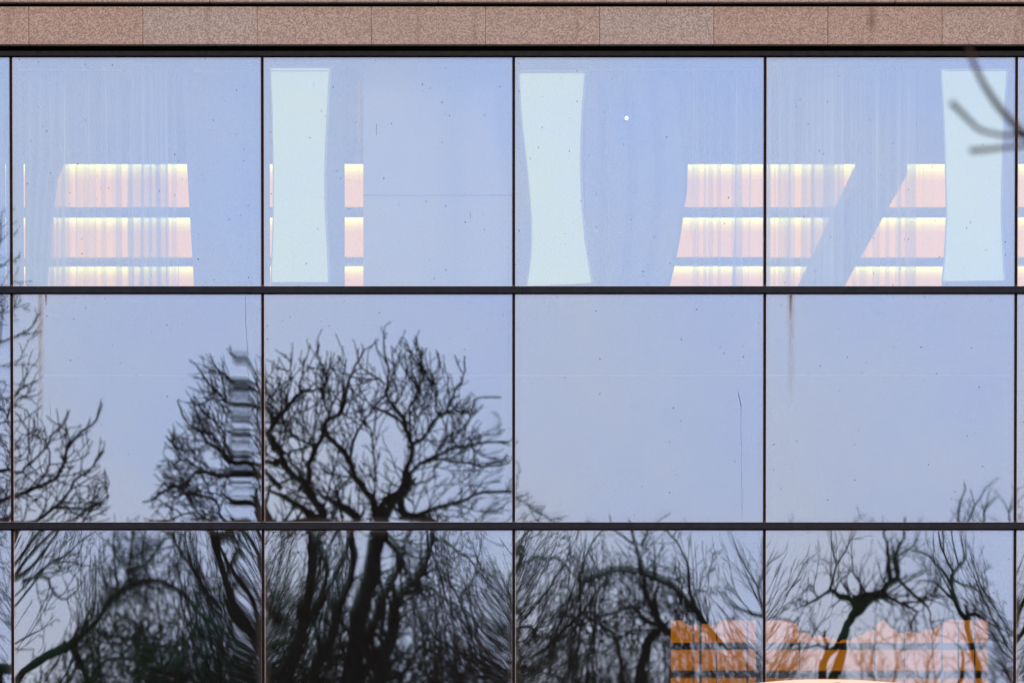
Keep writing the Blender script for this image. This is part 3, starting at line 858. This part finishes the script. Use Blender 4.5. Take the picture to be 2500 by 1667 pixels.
# its side reaching left
for pts, a, b_ in (([(1760,1330),(1660,1215),(1500,1215),(1400,1200),(1280,1190),(1200,1230),(1100,1290),(1000,1350),(900,1370)], .10, .018),
                   ([(1740,1180),(1600,1130),(1500,1110),(1440,1060),(1340,1000),(1290,940),(1200,890),(1155,800),(1150,740)], .09, .016),
                   ([(1720,900),(1650,800),(1600,765),(1500,750),(1440,710),(1380,660),(1300,580),(1220,500)], .07, .016),
                   ([(1700,760),(1640,640),(1540,620),(1470,570),(1400,520),(1360,480)], .05, .016),
                   ([(1640,1560),(1500,1500),(1450,1440),(1400,1380),(1300,1330),(1180,1320),(1080,1400)], .08, .018),
                   ([(1340,1010),(1250,1060),(1160,1060),(1100,1000),(1070,980)], .03, .015),
                   ([(1640,620),(1600,520),(1560,450),(1520,440)], .03, .015),
                   ([(1640,1300),(1560,1150),(1480,950),(1400,900),(1340,830)], .05, .016),
                   ([(1500,750),(1400,740),(1300,770),(1230,770)], .03, .015),
                   ([(1440,710),(1390,600),(1330,530)], .025, .015),
                   ([(1280,1190),(1200,1100),(1150,1120),(1130,1060)], .03, .015),
                   ([(1560,1500),(1400,1520),(1250,1440),(1100,1480)], .05, .016)):
    t.limb(z1(pts), a, b_, dens=1.15)
for pts, a, b_ in (([(1180,680),(1450,600),(1650,640),(1850,690),(2060,770),(2170,870)], .07, .03), ([(1600,200),(1850,230),(2000,270),(2170,300),(2400,420)], .08, .04),
                   ([(1640,650),(1690,900),(1680,1100)], .04, .02), ([(1950,740),(1970,900),(1960,1060)], .045, .02), ([(1560,340),(1800,520),(1900,620),(1940,740),(2100,1000)], .05, .025),
                   ([(1250,1368),(1400,1100),(1560,1000),(1900,1100)], .06, .03), ([(100,700),(-100,600),(-300,420),(-600,200)], .10, .05)):
    t.limb(z4(pts), a, b_)
t.build('tall bare tree with many stems, mirrored across the second window column', TG, M['bark_dark'])

# tree standing left of the frame, branches reach in
t = Tree(64, 5, .9, .95, env=ENV_A, jit=.7)
t.limb([(-330, 2500), (-325, 2100), (-300, 1700), (-255, 1350), (-215, 1000), (-200, 700), (-190, 420)], .36, .12, True, True, 0, .5)
for pts, a, b_ in (([(-600,1640),(-300,1500),(-20,1400),(100,1330),(200,1290),(330,1240),(400,1110),(470,1000),(560,900),(630,830),(655,770)], .09, .017),
                   ([(-500,1700),(-200,1560),(90,1500),(200,1490),(330,1420),(420,1340),(460,1250),(520,1200),(600,1150),(620,1080)], .08, .016),
                   ([(-560,1400),(-200,1260),(0,1180),(130,1200),(180,1130),(270,1030),(330,960),(410,880)], .07, .016),
                   ([(160,1140),(180,1040),(150,960),(120,870)], .03, .015), ([(330,1420),(480,1410),(590,1410),(640,1370),(680,1300)], .035, .015),
                   ([(-560,800),(-300,600),(-100,430),(80,330),(150,290),(230,210)], .06, .018), ([(400,1110),(425,1000),(390,900)], .03, .015),
                   ([(330,1560),(480,1525),(560,1450),(620,1410)], .04, .018), ([(-540,1000),(-250,840),(-60,740),(60,700),(120,600)], .05, .016),
                   ([(-540,1200),(-250,1000),(-60,900),(30,880)], .05, .02), ([(20,900),(60,760),(110,720)], .025, .015), ([(230,1270),(300,1150),(270,980)], .03, .015),
                   ([(-500,1650),(-250,1700),(-100,1600),(40,1480)], .09, .05), ([(-540,500),(-300,250),(-120,0),(-30,-250)], .06, .016),
                   ([(-520,300),(-250,60),(-60,-60),(10,-200),(5,-330)], .05, .016), ([(-520,700),(-260,420),(-90,240),(30,150)], .05, .016), ([(-500,100),(-260,-200),(-100,-400)], .05, .02)):
    t.limb(z1(pts), a, b_, dens=1.2 if pts[0][0] < 0 else 1.0)
for pts, a, b_ in (([(-400,500),(-100,330),(100,290),(300,260),(500,190),(700,130)], .06, .018), ([(-400,380),(0,300),(200,340),(380,380),(560,400)], .04, .016),
                   ([(-400,300),(0,420),(90,520),(200,610),(350,630),(500,560)], .05, .015), ([(-400,900),(-100,800),(60,820)], .05, .02), ([(120,200),(300,140),(420,60),(640,20)], .03, .015)):
    t.limb(z3(pts), a, b_)
t.build('bare tree whose branches reach in from the left edge of the glass', TG, M['bark_dark'])

# mossy tree of the lower left panes
t = Tree(92, 31, 1.7, rs=.62)
t.limb([(40, 2350), (30, 1900)] + z3([(0,1250),(150,1090),(300,1040),(430,1020)]), .34, .16, True, True, 0, .5)
for pts, a, b_ in (([(420,1060),(600,950),(750,880),(850,760),(950,660),(1080,570),(1250,550),(1400,580),(1560,640),(1750,760),(1950,830),(2140,880)], .13, .08),
                   ([(1070,575),(1060,480),(1180,410),(1300,270),(1430,180),(1480,120)], .08, .04), ([(960,700),(975,560),(930,450),(930,300),(945,120)], .05, .025),
                   ([(780,940),(900,990),(1080,1010),(1250,1060),(1450,1080),(1600,1010),(1720,900),(1790,780)], .08, .04),
                   ([(430,1010),(560,1130),(640,1250),(700,1368)], .12, .10), ([(630,900),(630,700),(640,500),(610,330)], .03, .016), ([(1060,480),(1080,300),(1090,100)], .045, .02),
                   ([(1180,410),(1160,250),(1200,60)], .04, .02), ([(1240,540),(1180,440),(1210,300)], .04, .02), ([(1560,640),(1500,450),(1520,300),(1600,150)], .05, .02),
                   ([(700,1368),(820,1200),(1000,1150),(1250,1250),(1500,1300)], .06, .03), ([(1750,760),(1850,600),(2000,560),(2130,600)], .05, .025), ([(1450,1080),(1480,1200),(1440,1368)], .06, .04)):
    t.limb(z3(pts), a, b_, dens=1.1)
t.build('mossy green bare tree arching over the lower left panes', TG, M['bark_moss'])

# tree of the third column
t = Tree(84, 41, 1.4, rs=1.05)
t.limb([(1575, 2380), (1570, 2000)] + z5([(1010,1568),(1020,1400),(1060,1250),(1160,1170)]), .26, .11, True, True, 0, .4)
for pts, a, b_ in (([(1170,1165),(1100,1000),(1040,860),(1000,720),(980,560),(930,430),(900,300)], .08, .03),
                   ([(960,740),(850,735),(700,750),(560,790),(410,820),(400,740),(450,620),(620,480),(780,430)], .09, .03),
                   ([(1000,740),(1100,780),(1300,870),(1450,980),(1620,1100),(1800,1250)], .10, .06),
                   ([(1750,1220),(1620,1100),(1460,900),(1470,730),(1400,620),(1250,500),(1190,410)], .07, .03),
                   ([(60,1260),(200,1190),(400,1060),(560,950),(700,830)], .06, .03), ([(1300,1270),(1180,1170),(1060,1100),(980,1030),(880,1000),(760,1050),(600,1100),(420,1110)], .06, .03),
                   ([(410,830),(420,1000),(410,1200),(400,1350),(450,1500)], .045, .03), ([(-100,1300),(60,1360),(250,1450),(420,1560)], .05, .03),
                   ([(1140,860),(1130,980),(1170,1160)], .05, .05), ([(1000,560),(1080,430),(1150,300)], .05, .02), ([(1450,980),(1560,880),(1700,850)], .03, .016),
                   ([(830,1568),(850,1350),(780,1200),(650,1120)], .05, .03), ([(200,1190),(260,1000),(300,860)], .03, .016), ([(-200,900),(0,760),(200,560),(330,400)], .06, .02),
                   ([(980,560),(850,480),(700,380),(600,300)], .04, .02), ([(1250,500),(1350,420),(1480,400)], .03, .016)):
    t.limb(z5(pts), a, b_, dens=1.1, slen=1.15)
t.build('bare tree with a long arched limb, mirrored in the third window column', TG, M['bark_dark'])

# forked tree of the fourth column
t = Tree(78, 51, 1.25, .62, rs=1.05, jit=.6)
t.limb([(2035, 2430), (2030, 2000)] + z6([(640,1600),(660,1500),(690,1300),(720,1190),(780,1080)]), .22, .13, False, True, 0)
t.limb([(1996, 2430)] + z6([(540,1600),(550,1400),(580,1330),(660,1260),(700,1200)]), .18, .10, False, True, 0)
for pts, a, b_ in (([(780,1080),(850,1000),(930,930),(1020,880),(1080,820),(1140,760),(1150,650),(1140,560),(1190,430),(1210,300)], .12, .025),
                   ([(780,1080),(810,950),(680,900),(560,860),(480,850),(370,870),(180,910)], .09, .025), ([(480,850),(530,720),(580,640),(700,520),(800,430)], .05, .02),
                   ([(1020,880),(920,900),(830,930),(805,960)], .09, .08), ([(1040,890),(1180,960),(1280,1000),(1300,1060),(1230,1150)], .04, .016),
                   ([(1150,790),(1300,900),(1390,980),(1420,1100),(1480,1180)], .04, .016), ([(1180,955),(1340,930),(1480,850)], .03, .015), ([(1080,820),(1080,650),(1090,560),(1040,430),(1030,350)], .06, .02),
                   ([(580,640),(500,580),(430,430)], .03, .016), ([(560,1340),(545,1250),(515,1180)], .05, .04), ([(545,1310),(480,1260),(380,1240),(180,1230)], .03, .016),
                   ([(370,870),(280,780),(200,760)], .025, .015), ([(1140,600),(1250,500),(1330,400)], .035, .016), ([(560,860),(640,760),(800,700)], .03, .016), ([(930,930),(820,720),(780,560)], .035, .016)):
    t.limb(z6(pts), a, b_, dens=1.1)
t.build('forked leaning bare tree, mirrored in the lower part of the fourth window column', TG, M['bark_moss'])

# slender tree at the right
t = Tree(80, 61, .9, .62, rs=1.2, jit=.6)
t.limb([(2420, 2400), (2418, 2000)] + z6([(1845,1600),(1848,1300),(1840,1030)]), .14, .10, True, True, 0, .3)
for pts, a, b_ in (([(1840,1030),(1740,910),(1710,780),(1760,700),(1850,640),(1950,570),(2010,500)], .085, .03), ([(1840,1030),(1900,990),(2020,970),(2120,980)], .06, .03),
                   ([(1740,910),(1600,830),(1490,800),(1330,770)], .05, .016), ([(1710,780),(1600,690),(1500,640),(1400,580),(1320,540)], .05, .016),
                   ([(1760,690),(1660,560),(1590,450),(1580,340),(1620,200),(1660,80)], .04, .015), ([(1720,745),(1850,760),(2010,770),(2110,780)], .035, .02),
                   ([(1640,540),(1660,360),(1740,200),(1810,90)], .03, .015), ([(1850,640),(1800,440),(1830,240),(1880,150)], .035, .015), ([(1500,640),(1500,500),(1480,420)], .025, .015),
                   ([(1650,1568),(1720,1350),(1735,1280)], .05, .03), ([(1950,570),(1960,360),(1980,200)], .03, .015)):
    t.limb(z6(pts), a, b_, dens=1.05)
t.build('slender bare tree with a bent trunk, mirrored right of the forked leaning tree', TG, M['bark_moss'])

# tree at the far right edge
t = Tree(76, 71, 1.0)
t.limb([(2700, 2440), (2690, 1900), (2660, 1650)], .3, .16, False, True, 0)
for pts, a, b_ in (([(2250,1568),(2120,1480),(2060,1400),(2040,1330)], .08, .03), ([(2250,1300),(2100,1180),(2060,1000)], .06, .03), ([(2500,1500),(2200,1200),(2100,800),(2060,640)], .08, .02),
                   ([(2560,1500),(2300,1000),(2100,700),(2080,500)], .07, .02), ([(2500,1500),(2260,1600),(2090,1568),(2060,1700)], .07, .04)):
    t.limb(z6(pts), a, b_)
t.build('bare tree mostly beyond the right edge of the glass', TG, M['bark_dark'])

# farther trees that fill the lower panes
def far_tree(px, T, top, seed, mat, label, spread=240, tw=1.7):
    t = Tree(T, seed, tw, .85 if px > 1800 else 1.2, lift=max(0, min(90, top-1300))); rng = random.Random(seed)
    k = (D+T)/D
    g = PPY  # ground line handled by the trunk reaching z = 0
    zf0 = CZ - CZ/k + .02
    ygr = 1667 + (FZ(1667) - zf0)*255
    fork = top + (ygr-top)*.62
    t.limb([(px, ygr), (px+rng.uniform(-15, 15), (ygr+fork)/2), (px+rng.uniform(-20, 20), fork)], .26, .15, False, True, 0)
    n = 9
    for i in range(n):
        f = -1 + 2*i/(n-1) + rng.uniform(-.12, .12)
        h = top + abs(f)**1.6*(fork-top)*.62 + rng.uniform(0, 50)
        pts = [(px, fork + rng.uniform(-90, 30))]
        for q in (.3, .6, .85, 1.0):
            pts.append((px + f*spread*q**.8 + rng.uniform(-16, 16), fork + (h-fork)*q**(1.25 if abs(f) > .4 else 1) + rng.uniform(-14, 14)))
        t.limb(pts, .085, .016, True, False, rng.uniform(-3, 3), 1.25, 1.35)
    t.build(label, TG, mat)
for a in ((130, 118, 1440, 81, 'bark_brown', 'brownish low bare tree behind, at the left end of the row', 190),
          (470, 112, 1290, 82, 'bark_moss', 'dense far bare tree filling the lowest pane of the first column', 290),
          (640, 106, 1285, 93, 'bark_moss', 'greenish far bare tree left of the many-stemmed tree', 230),
          (330, 126, 1430, 92, 'bark_brown', 'small far bare tree behind the mossy tree', 220),
          (1090, 110, 1290, 83, 'bark_brown', 'brown far bare tree right of the many-stemmed tree', 280),
          (760, 120, 1310, 84, 'bark_dark', 'far bare tree directly behind the many-stemmed tree', 280),
          (1420, 112, 1310, 85, 'bark_dark', 'far bare tree left of the arched limb', 260),
          (1700, 122, 1400, 86, 'bark_dark', 'far bare tree behind the arched limb at its right', 240),
          (1880, 128, 1500, 87, 'bark_brown', 'low far bare tree left of the forked tree', 200),
          (2190, 124, 1480, 88, 'bark_brown', 'low far bare tree between the forked tree and the slender tree', 240),
          (2500, 118, 1420, 89, 'bark_dark', 'far bare tree behind the right edge of the glass', 240),
          (1250, 130, 1480, 90, 'bark_brown', 'low far bare tree between the second and third window columns', 230)):
    far_tree(a[0], a[1], a[2], a[3], M[a[4]], a[5], a[6], .85 if a[0] > 1800 else 1.7 if a[0] == 1700 else 1.05 if a[0] > 1150 else 1.5)

# the near tree whose blurred twigs hang into the picture
DN = 21.0
def near(px, py, dd=0.0):
    d = DN + dd; f = d/D
    return Vector((FX(px, py)*f, -D + d, CZ + (FZ(py)-CZ)*f))
nb = tag(empty('roadside_tree', (3.2, -D+DN, 0)), 'out of focus bare branches hanging in front of the upper right windows', 'tree')
def nl(pts, r0, r1, name='branch'):
    P = []
    for a, c in zip(pts[:-1], pts[1:]):
        for i in range(6):
            t_ = i/6; P.append(near(a[0]+(c[0]-a[0])*t_, a[1]+(c[1]-a[1])*t_, .0))
    P.append(near(*pts[-1]))
    for _ in range(3):
        P = [P[0]] + [(P[i-1]+P[i]*2+P[i+1])/4 for i in range(1, len(P)-1)] + [P[-1]]
    rr = [r0+(r1-r0)*i/(len(P)-1) for i in range(len(P))]
    rr[-1] *= 1.25
    MB().tube(P, rr, 8).build(name, M['bark_near'], nb, True)
trk = [Vector((3.3, -D+DN, 0)), Vector((3.3, -D+DN, 1.2)), Vector((3.22, -D+DN, 2.4)), Vector((2.9, -D+DN, 3.5)), near(2900, 470)]
MB().tube(trk, [.16, .13, .11, .08, .028], 12).build('trunk', M['bark_near'], nb, True)
nl([(2900, 470), (2700, 420), (2560, 350), (2500, 330), (2440, 265), (2400, 205), (2375, 150), (2362, 110)], .017, .0068)
nl([(2440, 330), (2390, 318), (2362, 290), (2322, 250)], .0068, .009)
nl([(2640, 390), (2500, 332), (2440, 330)], .011, .0068)
nl([(2560, 352), (2470, 358), (2410, 366), (2368, 368)], .0064, .0088)

# ------------------------------------------------------------------ pale arched canopy in front of the wall
cnp = tag(empty('entrance_canopy', (FX(2030), -1.5, 0)), 'cream curved canopy top peeking in at the bottom edge below the fourth window column', 'canopy')
kf = (D-1.5)/D
def cpt(px, py): return FX(px, py)*kf, CZ + (FZ(py)-CZ)*kf
prof = []
for i in range(41):
    px = 1700 + (2420-1700)*i/40
    d_ = px - 2005
    py = 1657.2 + (d_*d_)/(2*1330 if d_ < 0 else 2*1900)
    prof.append(cpt(px, py))
b = MB()
b.poly([(a, c) for a, c in prof] + [(a, c-.16) for a, c in prof[::-1]], -1.5, -.2)
b.build('roof_shell', M['cream'], cnp, bevel=.004)
for px in (1740, 2380):
    x, z = cpt(px, 1700)
    MB().box(x-.04, x+.04, -1.45, -1.37, 0, z-.05).build('post', M['black_metal'], cnp)
x, z = cpt(2045, 1667.5)
pts = [(x + .075*math.cos(math.pi*i/14), z - .045 + .053*math.sin(math.pi*i/14)) for i in range(15)]
MB().poly(pts[::-1], -1.52, -1.5015).build('vent_hood', M['void'], cnp)

# ------------------------------------------------------------------ ground
def plane(name, x0, x1, y0, y1, z, mat):
    b = MB(); b.v = [(x0, y0, z), (x1, y0, z), (x1, y1, z), (x0, y1, z)]; b.f = [(0, 1, 2, 3)]
    return tag(b.build(name, mat), kind='structure')
plane('ground', -1500, 1500, -1500, 1500, 0, M['grass'])
plane('pavement', -60, 60, -9, -.14, .004, M['concrete'])
plane('road', -400, 400, -30, -14, .004, M['asphalt'])
plane('path', -60, 60, -63, -57, .004, M['concrete'])
